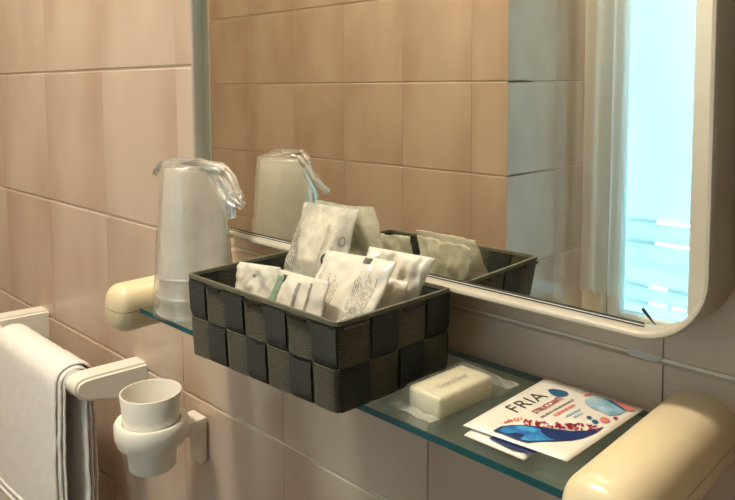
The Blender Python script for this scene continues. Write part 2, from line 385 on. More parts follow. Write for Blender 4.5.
me = D.meshes.new('frame'); me.from_pydata(vs, [], fs); bm.from_mesh(me)
autosmooth(bmobj('frame', bm, 'frame', mir), 50)
def slab(name, pts, ya, yb, mat, par, smooth=False):
    n = len(pts); vs = [(x, ya, z) for x, z in pts]+[(x, yb, z) for x, z in pts]
    return pydata(name, vs, [tuple(range(n)), tuple(range(2*n-1, n-1, -1))]+[(i, n+i, n+(i+1) % n, (i+1) % n) for i in range(n)], mat, par, smooth)
pts = rrect(MX0+.0052, MX1-.0052, MZ0+.0052, MZ1-.0052, .0388)
slab('mirror_glass', pts, YM, YM+.004, 'mirror', mir)
# two dark strips with a white one between, along the lower edge of the glass
for nm, z_, mt in (('edge_dark_strip', .0056, 'wire'), ('edge_white_strip', .0064, 'lamp_base'), ('edge_dark_strip', .0072, 'wire')):
    box(nm, (MX0+.044, YM-.0010, MZ0+z_-.0001), (MX1-.042, YM-.0001, MZ0+z_+.0006), mt, mir)
# two dark scratches in the silvering near the lower right corner
def scratch(pa, pb, wa, wb):
    A, B = onY(*pa, YM), onY(*pb, YM); d = (B-A).normalized(); q = Vector((-d.z, 0, d.x))
    C_ = A+(B-A)*.5
    ps = [A+q*wa*.3, A+d*wa-q*wa, C_-q*(wa*.9), B-q*wb, B+q*wb, C_+q*(wa*.7), A+d*wa+q*wa]
    slab('scratch', [(v.x, v.z) for v in ps], YM-.00025, YM-.00002, 'wire', mir)
scratch((642, 308), (655.5, 325), .0011, .00015); scratch((667, 332), (676, 325), .0005, .00015)
# bulky backing keeps the frame off the wall
slab('backing', rrect(MX0+.006, MX1-.006, MZ0+.006, MZ1-.006, .036), YM+.0045, -.002, 'frame', mir)

# ------------------------------------------------------------------ glass shelf
ZS = -.2157                                   # top of the glass
shelf = empty('glass_shelf', (-.4035, 0, ZS)); tag(shelf, 'clear glass shelf with teal edges and ivory plastic end caps under the mirror', 'shelf')
def rel(par, v): return (v[0]-par.location.x, v[1]-par.location.y, v[2]-par.location.z)
GX0, GX1, GY0, GY1, GZ0 = -.662, -.147, -.1265, -.004, ZS-.0048
bm = boxbm((GX0, GY0, GZ0), (GX1, GY1, ZS))
me = D.meshes.new('glass_plate'); bmesh.ops.recalc_face_normals(bm, faces=bm.faces)
bm.to_mesh(me); bm.free(); me.materials.append(M['glass']); me.materials.append(M['glass_edge'])
for f in me.polygons: f.material_index = 0 if abs(f.normal.z) > .5 else 1
me.transform(Matrix.Translation(-shelf.location)); link('glass_plate', me, None, shelf)
def endcap(xc, r=.0234, yf=-.1460):
    """rounded bar standing out of the wall, fillet at the front; split in an upper and a lower half at the glass slot"""
    ny = 14; na = 48; fr = .014
    st = [(0, 1.0), (-.004, 1.0)]
    st += [(yf+fr, 1.0)]
    for i in range(1, 9):
        a = i/8*math.pi/2; st.append((yf+fr-fr*math.sin(a), 1-(fr/r)*(1-math.cos(a))))
    st += [(yf-.0008, .25)]
    zc = ZS-.0024
    for half, nm in ((1, 'upper_cap'), (-1, 'lower_cap')):
        vs, fs = [], []
        m = na//2
        for (y, k) in st:
            for i in range(m+1):
                a = math.pi*i/m*half
                c, s_ = math.cos(a), math.sin(a); e = 2/2.5
                x = abs(c)**e*(1 if c >= 0 else -1)*r*k*.96; z = abs(s_)**e*(1 if s_ >= 0 else -1)*r*k
                vs.append(rel(shelf, (xc+x, y, zc+z+half*.0004)))
        for k in range(len(st)-1):
            for i in range(m): fs.append((k*(m+1)+i, k*(m+1)+i+1, (k+1)*(m+1)+i+1, (k+1)*(m+1)+i))
            fs.append((k*(m+1), (k+1)*(m+1), (k+1)*(m+1)+m, k*(m+1)+m))
        fs.append(tuple((len(st)-1)*(m+1)+i for i in range(m+1)))
        bm = bmesh.new(); me = D.meshes.new(nm); me.from_pydata(vs, [], fs); bm.from_mesh(me)
        autosmooth(bmobj(nm, bm, 'ivory', shelf), 60)
endcap(-.6585); endcap(-.1515)
# ------------------------------------------------------------------ woven basket
BZ0, BZ1 = ZS+.0012, -.1490
B0 = ((-.4915, -.1560), (-.3270, -.1490), (-.3215, -.0420), (-.4890, -.0450))   # bottom corners FL FR BR BL
B1 = ((-.4940, -.1575), (-.3195, -.1580), (-.3155, -.0463), (-.4960, -.0463))   # top corners
NF, NS = 7, 4
basket = empty('woven_basket', (-.408, -.098, ZS)); tag(basket, 'dark olive woven strap basket full of sachets on the glass shelf', 'basket')
def bpt(s, z, off):
    """s in columns around the basket from the front left corner, counter-clockwise seen from above"""
    t = (z-BZ0)/(BZ1-BZ0); q = [Vector((a[0]+(b_[0]-a[0])*t, a[1]+(b_[1]-a[1])*t, 0)) for a, b_ in zip(B0, B1)]
    s = s % (2*NF+2*NS)
    cr = .16
    def edge(s):
        for k, m_ in enumerate((NF, NS, NF, NS)):
            if s < m_ or k == 3:
                a, b_ = q[k], q[(k+1) % 4]; d = (b_-a).normalized()
                return a+(b_-a)*(s/m_), Vector((d.y, -d.x, 0))
            s -= m_
    p, n = edge(s)
    for c in (0, NF, NF+NS, 2*NF+NS, 2*NF+2*NS):
        d = s-c
        if abs(d) < cr:
            pa, na = edge((c-cr) % (2*NF+2*NS)); pb, nb = edge((c+cr) % (2*NF+2*NS)); cn, _ = edge(c % (2*NF+2*NS))
            t2 = (d+cr)/(2*cr); p = pa*(1-t2)**2+cn*2*t2*(1-t2)+pb*t2**2; n = (na*(1-t2)+nb*t2).normalized()
    p = p+n*off; p.z = z
    return p-basket.location
NP = 2*NF+2*NS; RH = (BZ1-.0015-BZ0)/2
def ribbon(name, rows, mat):
    """rows: list of (outer_a, outer_b, inner_b, inner_a) rings; closed if flagged"""
    vs = [v for r in rows for v in r]; n = len(rows); fs = []
    closed = (rows[0][0]-rows[-1][0]).length < 1e-6
    m = n-1
    for k in range(m):
        for i in range(4): fs.append((k*4+i, k*4+(i+1) % 4, (k+1)*4+(i+1) % 4, (k+1)*4+i))
    if not closed: fs += [(3, 2, 1, 0), ((n-1)*4, (n-1)*4+1, (n-1)*4+2, (n-1)*4+3)]
    bm = bmesh.new(); me = D.meshes.new(name); me.from_pydata(vs, [], fs); bm.from_mesh(me)
    if closed: bmesh.ops.remove_doubles(bm, verts=bm.verts, dist=1e-7)
    return autosmooth(bmobj(name, bm, mat, basket), 50)
A_, T_ = .0015, .0011
def over(c, r): return 1 if (c+r) % 2 == 0 else -1        # +1: the horizontal strap lies outside in column c, row r
for r in (0, 1):
    rows = []; z0 = BZ0+r*RH+.0006; z1 = BZ0+(r+1)*RH-.0006; n = NP*8
    for k in range(n+1):
        s = k/8
        c = s-.5
        o = A_*max(-1, min(1, 1.9*math.cos(math.pi*(c+r))))
        rows.append((bpt(s, z0, o+T_/2), bpt(s, z1, o+T_/2), bpt(s, z1, o-T_/2), bpt(s, z0, o-T_/2)))
    rows[-1] = rows[0]
    ribbon('horizontal_strap', rows, 'strap_olive')
for c in range(NP):
    rows = []; n = 14
    for k in range(n+1):
        t = k/n; z = BZ0+(2*RH)*t
        o = -A_*max(-1, min(1, 2.2*math.cos(math.pi*(c+2*t-.5))))
        w = .045
        rows.append((bpt(c+w, z, o+T_/2), bpt(c+1-w, z, o+T_/2), bpt(c+1-w, z, o-T_/2), bpt(c+w, z, o-T_/2)))
    # a few columns across the width so the strap stays on the wall
    ribbon('vertical_strap', rows, 'strap_dark')
rows = []
for k in range(NP*6+1):
    s = k/6
    rows.append((bpt(s, BZ1-.0026, .0019), bpt(s, BZ1, .0012), bpt(s, BZ1, -.0012), bpt(s, BZ1-.0026, -.0019)))
rows[-1] = rows[0]
ribbon('rim', rows, 'rim')
# black wire showing along the rim, one length per folded strap
for c in range(1, NP, 2):
    rows = []
    for k in range(5):
        s = c+.12+.76*k/4
        rows.append((bpt(s, BZ1-.0058, .0036), bpt(s, BZ1-.0036, .0036), bpt(s, BZ1-.0036, .0020), bpt(s, BZ1-.0058, .0020)))
    ribbon('rim_wire', rows, 'wire')
box('basket_bottom', rel(basket, (-.489, -.147, ZS+.0002)), rel(basket, (-.330, -.043, ZS+.0022)), 'strap_dark', basket)

# ------------------------------------------------------------------ sachets
def sachet_surface(c, thick, seed, wrk, lean=0):
    bl, br, tr, tl = [Vector(v) for v in c]
    nrm = (br-bl).cross(tl-bl).normalized()
    def S(u, v, side=1, lift=0):
        p = bl*(1-u)*(1-v)+br*u*(1-v)+tr*u*v+tl*(1-u)*v
        eu = max(0, min(1, min(u, 1-u)/.12)); ev = max(0, min(1, min(v, 1-v)/.12))
        b = (eu*ev)**.6*(.55+.45*math.sin(math.pi*u)*math.sin(math.pi*v))
        w = noise.noise((u*4+seed, v*4, seed*1.7))*wrk+noise.noise((u*11+seed, v*9, seed))*wrk*.55-abs(noise.noise((u*6+seed*2, v*6+u*3, seed)))*wrk*.8
        return p+nrm*(side*(thick/2*b+.00025)+w+lift)
    return S
def sachet(name, c, mat, label, group, thick=.004, seed=1.0, wrk=.0015, nu=18, nv=18):
    S = sachet_surface(c, thick, seed, wrk)
    base = sum((Vector(v) for v in c), Vector())/4; base.z = min(Vector(v).z for v in c)
    o = empty(name, base); tag(o, label, 'sachet', group)
    vs, fs = [], []
    for side in (1, -1):
        for j in range(nv+1):
            for i in range(nu+1): vs.append(S(i/nu, j/nv, side)-base)
    N = (nu+1)*(nv+1)
    for j in range(nv):
        for i in range(nu):
            a = j*(nu+1)+i; q = (a, a+1, a+nu+2, a+nu+1)
            fs.append(q); fs.append(tuple(N+k for k in reversed(q)))
    rim = [i for i in range(nu+1)]+[j*(nu+1)+nu for j in range(1, nv+1)]+[nv*(nu+1)+i for i in range(nu-1, -1, -1)]+[j*(nu+1) for j in range(nv-1, 0, -1)]
    for a, b in zip(rim, rim[1:]+rim[:1]): fs.append((b, a, N+a, N+b))
    pydata('pouch', vs, fs, mat, o, True)
    return o, S, base
def patch(o, S, base, rects, mat, name, lift=.00025, n=4, both=False):
    """flat print on the sachet: rectangles (u0,u1,v0,v1) that follow the film"""
    vs, fs = [], []
    for (u0, u1, v0, v1) in rects:
        mu, mv = max(1, min(n, int((u1-u0)*18)+1)), max(1, min(n, int((v1-v0)*18)+1)); k0 = len(vs)
        for j in range(mv+1):
            for i in range(mu+1): vs.append(S(u0+(u1-u0)*i/mu, v0+(v1-v0)*j/mv, 1, lift)-base)
        for j in range(mv):
            for i in range(mu):
                a = k0+j*(mu+1)+i; fs.append((a, a+1, a+mu+2, a+mu+1))
    return pydata(name, vs, fs, mat, o)
def smalltext(u0, u1, v0, v1, lines, seed, vertical=False):
    """rows of unreadably small print as strokes"""
    rnd = random.Random(seed); out = []
    for k in range(lines):
        if vertical: a = u0+(u1-u0)*k/lines; w = (u1-u0)/lines*.5
        else: a = v1-(v1-v0)*(k+1)/lines; w = (v1-v0)/lines*.5
        t, e = (v0, v1) if vertical else (u0, u1)
        e -= rnd.random()*.25*(e-t)
        while t < e:
            l = min(rnd.uniform(.03, .11), e-t); out.append((a, a+w, t, t+l) if vertical else (t, t+l, a, a+w)); t += l+.018
    return out
G = 'sachets standing in the basket'
# A: tall clear sachet leaning on the mirror
cA = [(-.484, -.078, -.185), (-.414, -.078, -.182), (-.411, -.0435, -.102), (-.485, -.0435, -.103)]
oA, SA, bA = sachet('toiletry_sachet', cA, 'sachet_clear', 'tall clear sachet leaning against the mirror at the back of the basket', G, .007, 2.1, .0028, 28, 28)
patch(oA, SA, bA, [(.22, .74, .42, .90)], 'fria_white', 'white_filling', -.002, 10)
patch(oA, SA, bA, smalltext(.05, .20, .30, .80, 4, 3, True), 'print_grey', 'small_print')
patch(oA, SA, bA, smalltext(.74, .83, .28, .78, 2, 8, True), 'print_pale', 'small_print')
def ring(o, S, b, u, v, ru, rv, w, mat, a0=0, a1=360, name='letter'):
    vs, fs = [], []; n = 20
    for i in range(n+1):
        a = math.radians(a0+(a1-a0)*i/n)
        vs.append(S(u+ru*math.cos(a), v+rv*math.sin(a), 1, .0003)-b); vs.append(S(u+ru*w*math.cos(a), v+rv*w*math.sin(a), 1, .0003)-b)
    for i in range(n): fs.append((2*i, 2*i+2, 2*i+3, 2*i+1))
    return pydata(name, vs, fs, mat, o)
ring(oA, SA, bA, .90, .66, .045, .055, .55, 'print_grey')
ring(oA, SA, bA, .89, .53, .035, .035, .45, 'coral')
ring(oA, SA, bA, .70, .47, .05, .06, .5, 'print_black')
patch(oA, SA, bA, [(.60, .63, .36, .80)], 'print_pale', 'small_print', .0003, 6)
patch(oA, SA, bA, [(.82, .88, .455, .47), (.84, .86, .47, .50)], 'print_grey', 'letter')
# B: small sachet at the left
cB = [(-.484, -.1285, -.192), (-.432, -.1265, -.192), (-.430, -.1160, -.1405), (-.485, -.1150, -.1455)]
oB, SB, bB = sachet('toiletry_sachet', cB, 'sachet', 'small plain cream sachet at the left end of the basket', G, .004, 5.3, .0026, 26, 26)
patch(oB, SB, bB, [(.44, .50, .80, .82), (.46, .48, .78, .84)], 'print_grey', 'small_print')
patch(oB, SB, bB, [(.20, .21, .70, .78)], 'coral', 'small_print')
# B2: sachet with two dark stripes and a green mark
cB2 = [(-.424, -.1470, -.196), (-.366, -.1440, -.196), (-.366, -.1215, -.1390), (-.424, -.1205, -.1400)]
oC, SCc, bC = sachet('toiletry_sachet', cB2, 'sachet', 'cream sachet with two dark slanted stripes and a green mark', G, .004, 7.7, .0020, 26, 26)
patch(oC, SCc, bC, [(.015, .16, .52, .93)], 'print_green', 'green_mark', .0007, 9)
patch(oC, SCc, bC, [(.12, .20, .86, .95)], 'print_black', 'dark_mark', .0004, 3)
patch(oC, SCc, bC, [(.47, .53, .45, .90), (.68, .74, .45, .93)], 'print_grey', 'stripe', .0003, 6)
# C: large lettered sachet in front
cC = [(-.400, -.1360, -.192), (-.338, -.1290, -.192), (-.334, -.0850, -.1255), (-.402, -.0910, -.1265)]
oD, SD, bD = sachet('toiletry_sachet', cC, 'sachet', 'large cream sachet with columns of small grey print, front centre of the basket', G, .005, 9.2, .0024, 28, 28)
patch(oD, SD, bD, smalltext(.22, .42, .30, .80, 7, 4, True), 'print_pale', 'small_print', .0003, 5)
patch(oD, SD, bD, smalltext(.62, .90, .25, .86, 11, 5, True), 'print_pale', 'small_print', .0003, 5)
patch(oD, SD, bD, smalltext(.05, .12, .2, .9, 2, 6, True), 'print_pale', 'small_print', .0003, 5)
patch(oD, SD, bD, [(.60, .70, .925, .985)], 'print_black', 'dark_mark', .0004, 3)
# D: crumpled sachet at the right
cD = [(-.386, -.0900, -.190), (-.342, -.0760, -.190), (-.3185, -.0610, -.1245), (-.380, -.0660, -.1245)]
sachet('toiletry_sachet', cD, 'sachet', 'crumpled cream sachet poking over the right rim of the basket', G, .007, 12.4, .0042, 30, 30)
# E: low sachet in front of it
cE = [(-.362, -.0960, -.192), (-.336, -.0880, -.192), (-.3325, -.0730, -.1425), (-.356, -.0800, -.1410)]
sachet('toiletry_sachet', cE, 'sachet', 'low cream sachet just above the right rim of the basket', G, .003, 15.1, .0018)
# F: clear sachet lying low behind
cF = [(-.404, -.0700, -.196), (-.352, -.0660, -.196), (-.350, -.0480, -.1400), (-.404, -.0480, -.1400)]
sachet('toiletry_sachet', cF, 'sachet_clear', 'low clear sachet near the mirror behind the crumpled one', G, .003, 18.1, .0010)

# ------------------------------------------------------------------ wrapped soap on the shelf
soap = empty('wrapped_soap', (-.2855, -.0830, ZS)); tag(soap, 'small cream soap bar in clear wrapping on the shelf beside the basket', 'soap')
soap.rotation_euler = (0, 0, math.radians(-4))
autosmooth(bmobj('soap_bar', boxbm((-.0155, -.0275, .0008), (.0145, .0275, .0162), .0035, 4), 'soap', soap), 60)
vs, fs = [], []
pro = [(-.043, .016, .0005, .0012), (-.036, .0165, .0004, .0042), (-.0315, .0165, .0004, .0140), (-.0285, .0163, .0003, .0170), (0, .0163, .0003, .0172), (.0285, .0163, .0003, .0170), (.0315, .0165, .0004, .0135), (.038, .0165, .0004, .0040), (.047, .016, .0005, .0012)]
for k, (y, hw, zl, zh) in enumerate(pro):
    ring_ = [(-hw, zl), (hw, zl), (hw, zl+(zh-zl)*.8), (hw*.88, zh), (0, zh), (-hw*.88, zh), (-hw, zl+(zh-zl)*.8)]
    for i, (x, z) in enumerate(ring_):
        d = .0007*noise.noise((x*200, y*200, z*300))
        vs.append((x-.0005+d, y+d*2, max(.0002, z+d*.6)))
for k in range(len(pro)-1):
    for i in range(7): fs.append((k*7+i, k*7+(i+1) % 7, (k+1)*7+(i+1) % 7, (k+1)*7+i))
pydata('wrapping', vs, fs, 'wrap', soap, False)
# crimped ends of the wrapping
for y0_, y1_, z_ in ((-.043, -.0335, .006), (.036, .0500, .004)):
    vs = []; fs = []; n = 14
    for i in range(n+1):
        x = -.0195+.039*i/n
        for j, y in enumerate((y0_, y1_)):
            vs.append((x, y, z_*(1-.1*j)+.0005*math.sin(i*1.1+j)+.001))
    for i in range(n): fs.append((2*i, 2*i+2, 2*i+3, 2*i+1))
    N = len(vs); vs += [(a, b_, c+.0003) for a, b_, c in vs]
    fs += [tuple(N+q for q in f) for f in fs]
    pydata('crimped_end', vs, fs, 'crimp', soap)
# text helper: curve text turned into thin mesh
def text(name, body, size, mat, parent, origin, xdir, ydir, thick=.00012, xs=1.0, off=0.0):
    cu_ = D.curves.new(name, 'FONT'); cu_.body = body; cu_.size = size; cu_.extrude = thick; cu_.offset = off
    tmp = D.objects.new(name, cu_); COL.objects.link(tmp)
    dg = bpy.context.evaluated_depsgraph_get(); me = D.meshes.new_from_object(tmp.evaluated_get(dg))
    D.objects.remove(tmp); D.curves.remove(cu_)
    x = Vector(xdir).normalized()*xs; y = Vector(ydir).normalized(); z = x.normalized().cross(y)
    me.transform(Matrix(((x.x, y.x, z.x, origin[0]), (x.y, y.y, z.y, origin[1]), (x.z, y.z, z.z, origin[2]), (0, 0, 0, 1))))
    me.materials.clear()
    return link(name, me, mat, parent)
text('lettering', 'Vegetal Soap', .0056, 'print_pale', soap, (.0040, -.017, .0175), (0, 1, 0), (-1, 0, 0), xs=1.0)

# ------------------------------------------------------------------ wipe sachets at the right of the shelf
ZT = -.2080
fc = [onZ(463, 424, ZT), onZ(567, 460, ZT), onZ(645, 407, ZT), onZ(548, 376, ZT)]
fc[2].y -= .001; fc[3].y -= .001
def flatsachet(name, corners, zbot, ztop, mat, label, seed, curl=.0):
    c = [Vector((v.x, v.y, 0)) for v in corners]; base = Vector((sum(v.x for v in c)/4, sum(v.y for v in c)/4, zbot))
    o = empty(name, base); tag(o, label, 'sachet', 'wipe sachets on the shelf')
    nu = nv = 16; vs, fs = [], []
    def z(u, v, s):
        e = min(1, min(u, 1-u, v, 1-v)/.10)
        mid = (zbot+ztop)/2
        return mid+s*(.0002+(ztop-zbot)/2*e**.5*(.92+.08*noise.noise((u*5+seed, v*5, 0)))-.0002*e)
    for s in (1, -1):
        for j in range(nv+1):
            for i in range(nu+1):
                u, v = i/nu, j/nv
                p = c[0]*(1-u)*(1-v)+c[1]*u*(1-v)+c[2]*u*v+c[3]*(1-u)*v
                vs.append((p.x-base.x, p.y-base.y, z(u, v, s)-base.z))
    N = (nu+1)*(nv+1)
    for j in range(nv):
        for i in range(nu):
            a = j*(nu+1)+i; q = (a, a+1, a+nu+2, a+nu+1); fs.append(q); fs.append(tuple(N+k for k in reversed(q)))
    rim = list(range(nu+1))+[j*(nu+1)+nu for j in range(1, nv+1)]+[nv*(nu+1)+i for i in range(nu-1, -1, -1)]+[j*(nu+1) for j in range(nv-1, 0, -1)]
    for a, b_ in zip(rim, rim[1:]+rim[:1]): fs.append((b_, a, N+a, N+b_))
    pydata('pouch', vs, fs, mat, o, True)
    return o
under = [onZ(464, 437, -.2140), onZ(524, 462, -.2140), onZ(575, 425, -.2140), onZ(505, 405, -.2140)]
us = flatsachet('wipe_sachet', under, ZS+.0002, ZS+.0054, 'fria_white', 'white sachet with a navy corner, half hidden under the printed one', 4.2)
fr = flatsachet('wipe_sachet', fc, ZT-.0018, ZT, 'fria_white', 'white sachet with printed letters FRIA and a blue wave, on the shelf', 8.1)
def shape(par, px, mat, z, name, lift=.0):
    """flat print given by its outline in the photograph, laid on the sachet's top"""
    vs = [onZ(*q, z)-par.location for q in px]
    return pydata(name, vs, [tuple(range(len(vs)))], mat, par)
def flipfix(o):
    bm = bmesh.new(); bm.from_mesh(o.data)
    bmesh.ops.triangulate(bm, faces=bm.faces)
    for f in bm.faces:
        if f.normal.z < 0: f.normal_flip()
    bm.to_mesh(o.data); bm.free(); return o
ZP = ZT+.00045
shape_ = lambda *a, **k: flipfix(shape(*a, **k))
def ell(cx, cy, rx, ry, tilt=0, n=20):
    t = math.radians(tilt)
    return [(cx+rx*math.cos(a)*math.cos(t)-ry*math.sin(a)*math.sin(t), cy+rx*math.cos(a)*math.sin(t)+ry*math.sin(a)*math.cos(t)) for a in [2*math.pi*i/n for i in range(n)]]
shape_(us, [(489, 438), (500, 433), (520, 436), (545, 450), (532, 453.5), (512, 449)], 'navy', ZS+.0057, 'navy_print')
# letters FRIA along the left side of the sachet
P0 = onZ(515.5, 413.0, ZP); P1 = onZ(549.5, 396.0, ZP); dirx = (P1-P0); dirx.z = 0
diry = Vector((-dirx.y, dirx.x, 0))
text('lettering', 'FRIA', .0150, 'print_black', fr, P0-fr.location, dirx, diry, .0001, dirx.length/.0305, -.00028)
Q0 = onZ(537, 413.8, ZP); Q1 = onZ(563, 399.3, ZP); dq = Q1-Q0; dq.z = 0; dqy = Vector((-dq.y, dq.x, 0))
text('lettering', 'STRUCCANTI', .0066, 'crimson', fr, Q0-fr.location, dq, dqy, .0001, dq.length/.0385)
def strokes(pa, pb, w, mat, n, seed):
    rnd = random.Random(seed); A, B = onZ(*pa, ZP), onZ(*pb, ZP); d = B-A; L = d.length; d.normalize(); q = Vector((-d.y, d.x, 0))*w
    vs, fs = [], []; t = 0; k = 0
    while t < L-.0005:
        l = min(rnd.uniform(.6, 1.5)*L/n, L-t); a, b_ = A+d*t-fr.location, A+d*(t+l)-fr.location
        vs += [a-q, b_-q, b_+q, a+q]; fs.append((k, k+1, k+2, k+3)); k += 4; t += l+L/n*.35
    pydata('small_print', vs, fs, mat, fr)
strokes((541, 417), (573, 399.5), .0007, 'print_grey', 14, 2)
strokes((554, 415.5), (575, 404), .0011, 'coral', 8, 3)
strokes((566, 416.5), (580, 409), .0008, 'sky_print', 6, 4)
strokes((574, 417), (582, 412.5), .0008, 'sky_print', 4, 5)
shape_(fr, [(547.5, 389.5), (553, 388.8), (560, 389.6), (566, 391.2), (568.5, 393.2), (567, 395.2), (562, 396.4), (556, 396), (551.5, 394.2), (549, 391.8)], 'teal_drop', ZP+.0001, 'drop_emblem')
shape_(fr, [(493, 430.5), (501, 426.2), (512, 424.8), (524, 425), (540, 426.5), (556, 429), (572, 430.8), (588, 430.5), (604, 426.5), (596, 432.5), (584, 437.5), (572, 440.2), (556, 441), (540, 441.3), (527, 442.2), (516, 439), (504, 434)], 'navy', ZP, 'blue_wave')
shape_(fr, [(497, 430.5), (503, 427.5), (513, 425.6), (525, 426), (540, 428.5), (541, 432), (548, 437.5), (556, 440), (540, 440.6), (529, 441.2), (520, 439), (525, 435), (516, 432.5), (506, 433.5)], 'wave_blue', ZP+.00015, 'water_print')
rnd = random.Random(11)
vs, fs = [], []
for k in range(95):
    t = rnd.random(); px_ = 523+t*74; lo = 419.5+3.0*t+2*math.sin(t*3); hi = 425+6.5*t-6*max(0, t-.75)
    py_ = lo+(hi-lo)*rnd.random(); r = rnd.uniform(.7, 1.5)
    k0 = len(vs); e = ell(px_, py_, r*1.35, r*.75, -20, 6)
    vs += [onZ(*q, ZP+.00012)-fr.location for q in e]; fs.append(tuple(k0+i for i in range(6)))
o = flipfix(pydata('speckle_print', vs, fs, 'crimson', fr))
vs, fs = [], []
for k in range(16):
    px_ = rnd.uniform(500, 522); py_ = 421.5-.15*(px_-500)+rnd.uniform(-1.4, 1.4); r = rnd.uniform(.5, 1.1); k0 = len(vs)
    vs += [onZ(*q, ZP+.00012)-fr.location for q in ell(px_, py_, r*1.5, r*.7, -20, 6)]; fs.append(tuple(k0+i for i in range(6)))
flipfix(pydata('speckle_print', vs, fs, 'coral', fr))
shape_(fr, [(584.5, 401), (588, 397.5), (597, 397), (606, 398.5), (615, 402.5), (623, 407), (625, 411), (618, 414.5), (609, 415), (600, 411), (592, 408), (587, 405)], 'sky_print', ZP+.0001, 'face_print')
shape_(fr, [(611, 400), (620, 402.5), (632, 407), (635, 409.5), (631, 411), (624, 410), (618, 405.5)], 'coral', ZP+.00013, 'mark')
shape_(fr, [(603, 398), (612, 400.5), (624, 408.5), (627, 410.5), (622, 409.8), (613, 404)], 'teal_drop', ZP+.00016, 'mark')
shape_(fr, [(583, 395), (591, 392.6), (592, 394), (586, 396)], 'coral', ZP+.0001, 'mark')
for (cx, cy, rx, ry, mt) in ((604.5, 419.8, 5, 2.7, 'coral'), (595, 421.5, 3.3, 1.8, 'teal_drop'), (589, 417.3, 2.6, 1.5, 'teal_drop'), (615.5, 417.8, 2.5, 1.2, 'crimson')):
    shape_(fr, ell(cx, cy, rx, ry, 8), mt, ZP+.0001, 'dot')
shape_(fr, [(571, 455.5), (577, 453), (574, 456.5), (570.5, 458)], 'print_black', ZP-.0014, 'tear_notch')

# ------------------------------------------------------------------ stacked cups in film
CXY = (-.5900, -.0930)
def cup(zoff, label, hc=.1040):
    z0 = ZS+zoff
    o = empty('plastic_cup', (CXY[0], CXY[1], z0)); tag(o, label, 'cup', 'upturned plastic cups in the wrapped stack')
    pr = [(.0352, .0), (.0362, .0015), (.0352, .003), (.0342, .0035), (.0268, hc-.004), (.0258, hc-.001), (.0240, hc), (.0005, hc)]
    lathe('cup_wall', pr, 'cup', o, 48)
    lathe('cup_rim', [(.0352, .0), (.0366, .0008), (.0366, .0028), (.0350, .0034)], 'cup', o, 48)
    return o
cup(.0005, 'upturned plastic cup at the bottom of the wrapped stack, standing on the glass'); cup(.0175, 'upturned plastic cup in the middle of the wrapped stack'); cup(.0365, 'upturned plastic cup at the top of the wrapped stack')
wrap = empty('plastic_wrap', (CXY[0], CXY[1], ZS)); tag(wrap, 'crinkled clear film wrapped around the stack of plastic cups', 'wrapping')
pr = []
for k in range(34):
    t = k/33; pr.append((.0395-.0110*t, .0008+.1400*t))
pr += [(.0272, .1430), (.022, .1445), (.014, .1453), (.004, .1457), (.0004, .1458)]
def crk(p, k, i, a):
    r = math.hypot(p.x, p.y); z = p.z
    w = 1+.035*noise.noise((math.cos(a)*2.4, math.sin(a)*2.4, z*35))+.03*noise.noise((math.cos(a)*7, math.sin(a)*7, z*14+5))+.012*noise.noise((math.cos(a)*14, math.sin(a)*14, z*120))
    if z > .1415: return Vector((p.x*w, p.y*w, z+.0035*noise.noise((p.x*90, p.y*90, 2.2))))
    return Vector((p.x*w, p.y*w, z))
lathe('film_body', pr, 'cupwrap', wrap, 96, fn=crk)
def flap(pts, name='film_flap'):
    """folded tail of film: list of (centre, half width vector)"""
    vs, fs = [], []; m = 8
    for k, (c, h) in enumerate(pts):
        for i in range(m+1):
            s = i/m*2-1
            p = Vector(c)+Vector(h)*s+Vector((0, -.0035*math.sin(i*2.1+k*.9), .0016*math.cos(i*1.7+k)))
            vs.append(p)
    for k in range(len(pts)-1):
        for i in range(m): a = k*(m+1)+i; fs.append((a, a+1, a+m+2, a+m+1))
    N = len(vs); vs += [v+Vector((0, .0005, .0003)) for v in vs]; fs += [tuple(N+q for q in reversed(f)) for f in fs]
    pydata(name, vs, fs, 'cupwrap', wrap, True)
def loc(px, py, Y): v = onY(px, py, Y); return v-wrap.location
yb = CXY[1]+.004
flap([(loc(214, 168, yb), (.004, .004, .004)), (loc(222, 178, yb), (.008, .006, .003)), (loc(229, 190, yb), (.009, .005, .002)), (loc(236, 199, yb), (.006, .003, .003)), (loc(242, 206, yb), (.002, .001, .003))])
flap([(loc(219, 180, yb), (.005, .004, .0)), (loc(225, 196, yb), (.006, .004, 0)), (loc(229, 208, yb), (.005, .003, .001)), (loc(231, 218, yb), (.002, .001, .001))])
flap([(loc(195, 163, yb-.01), (.003, .002, .003)), (loc(180, 162, yb-.012), (.003, .002, .004)), (loc(168, 163, yb-.014), (.003, .002, .005)), (loc(159, 166, yb-.015), (.002, .002, .005)), (loc(155, 173, yb-.015), (.001, .001, .004))])
flap([(loc(222, 172, yb), (.004, .003, .003)), (loc(196, 162, yb-.012), (.005, .003, .003)), (loc(176, 167, yb-.018), (.004, .002, .004))])

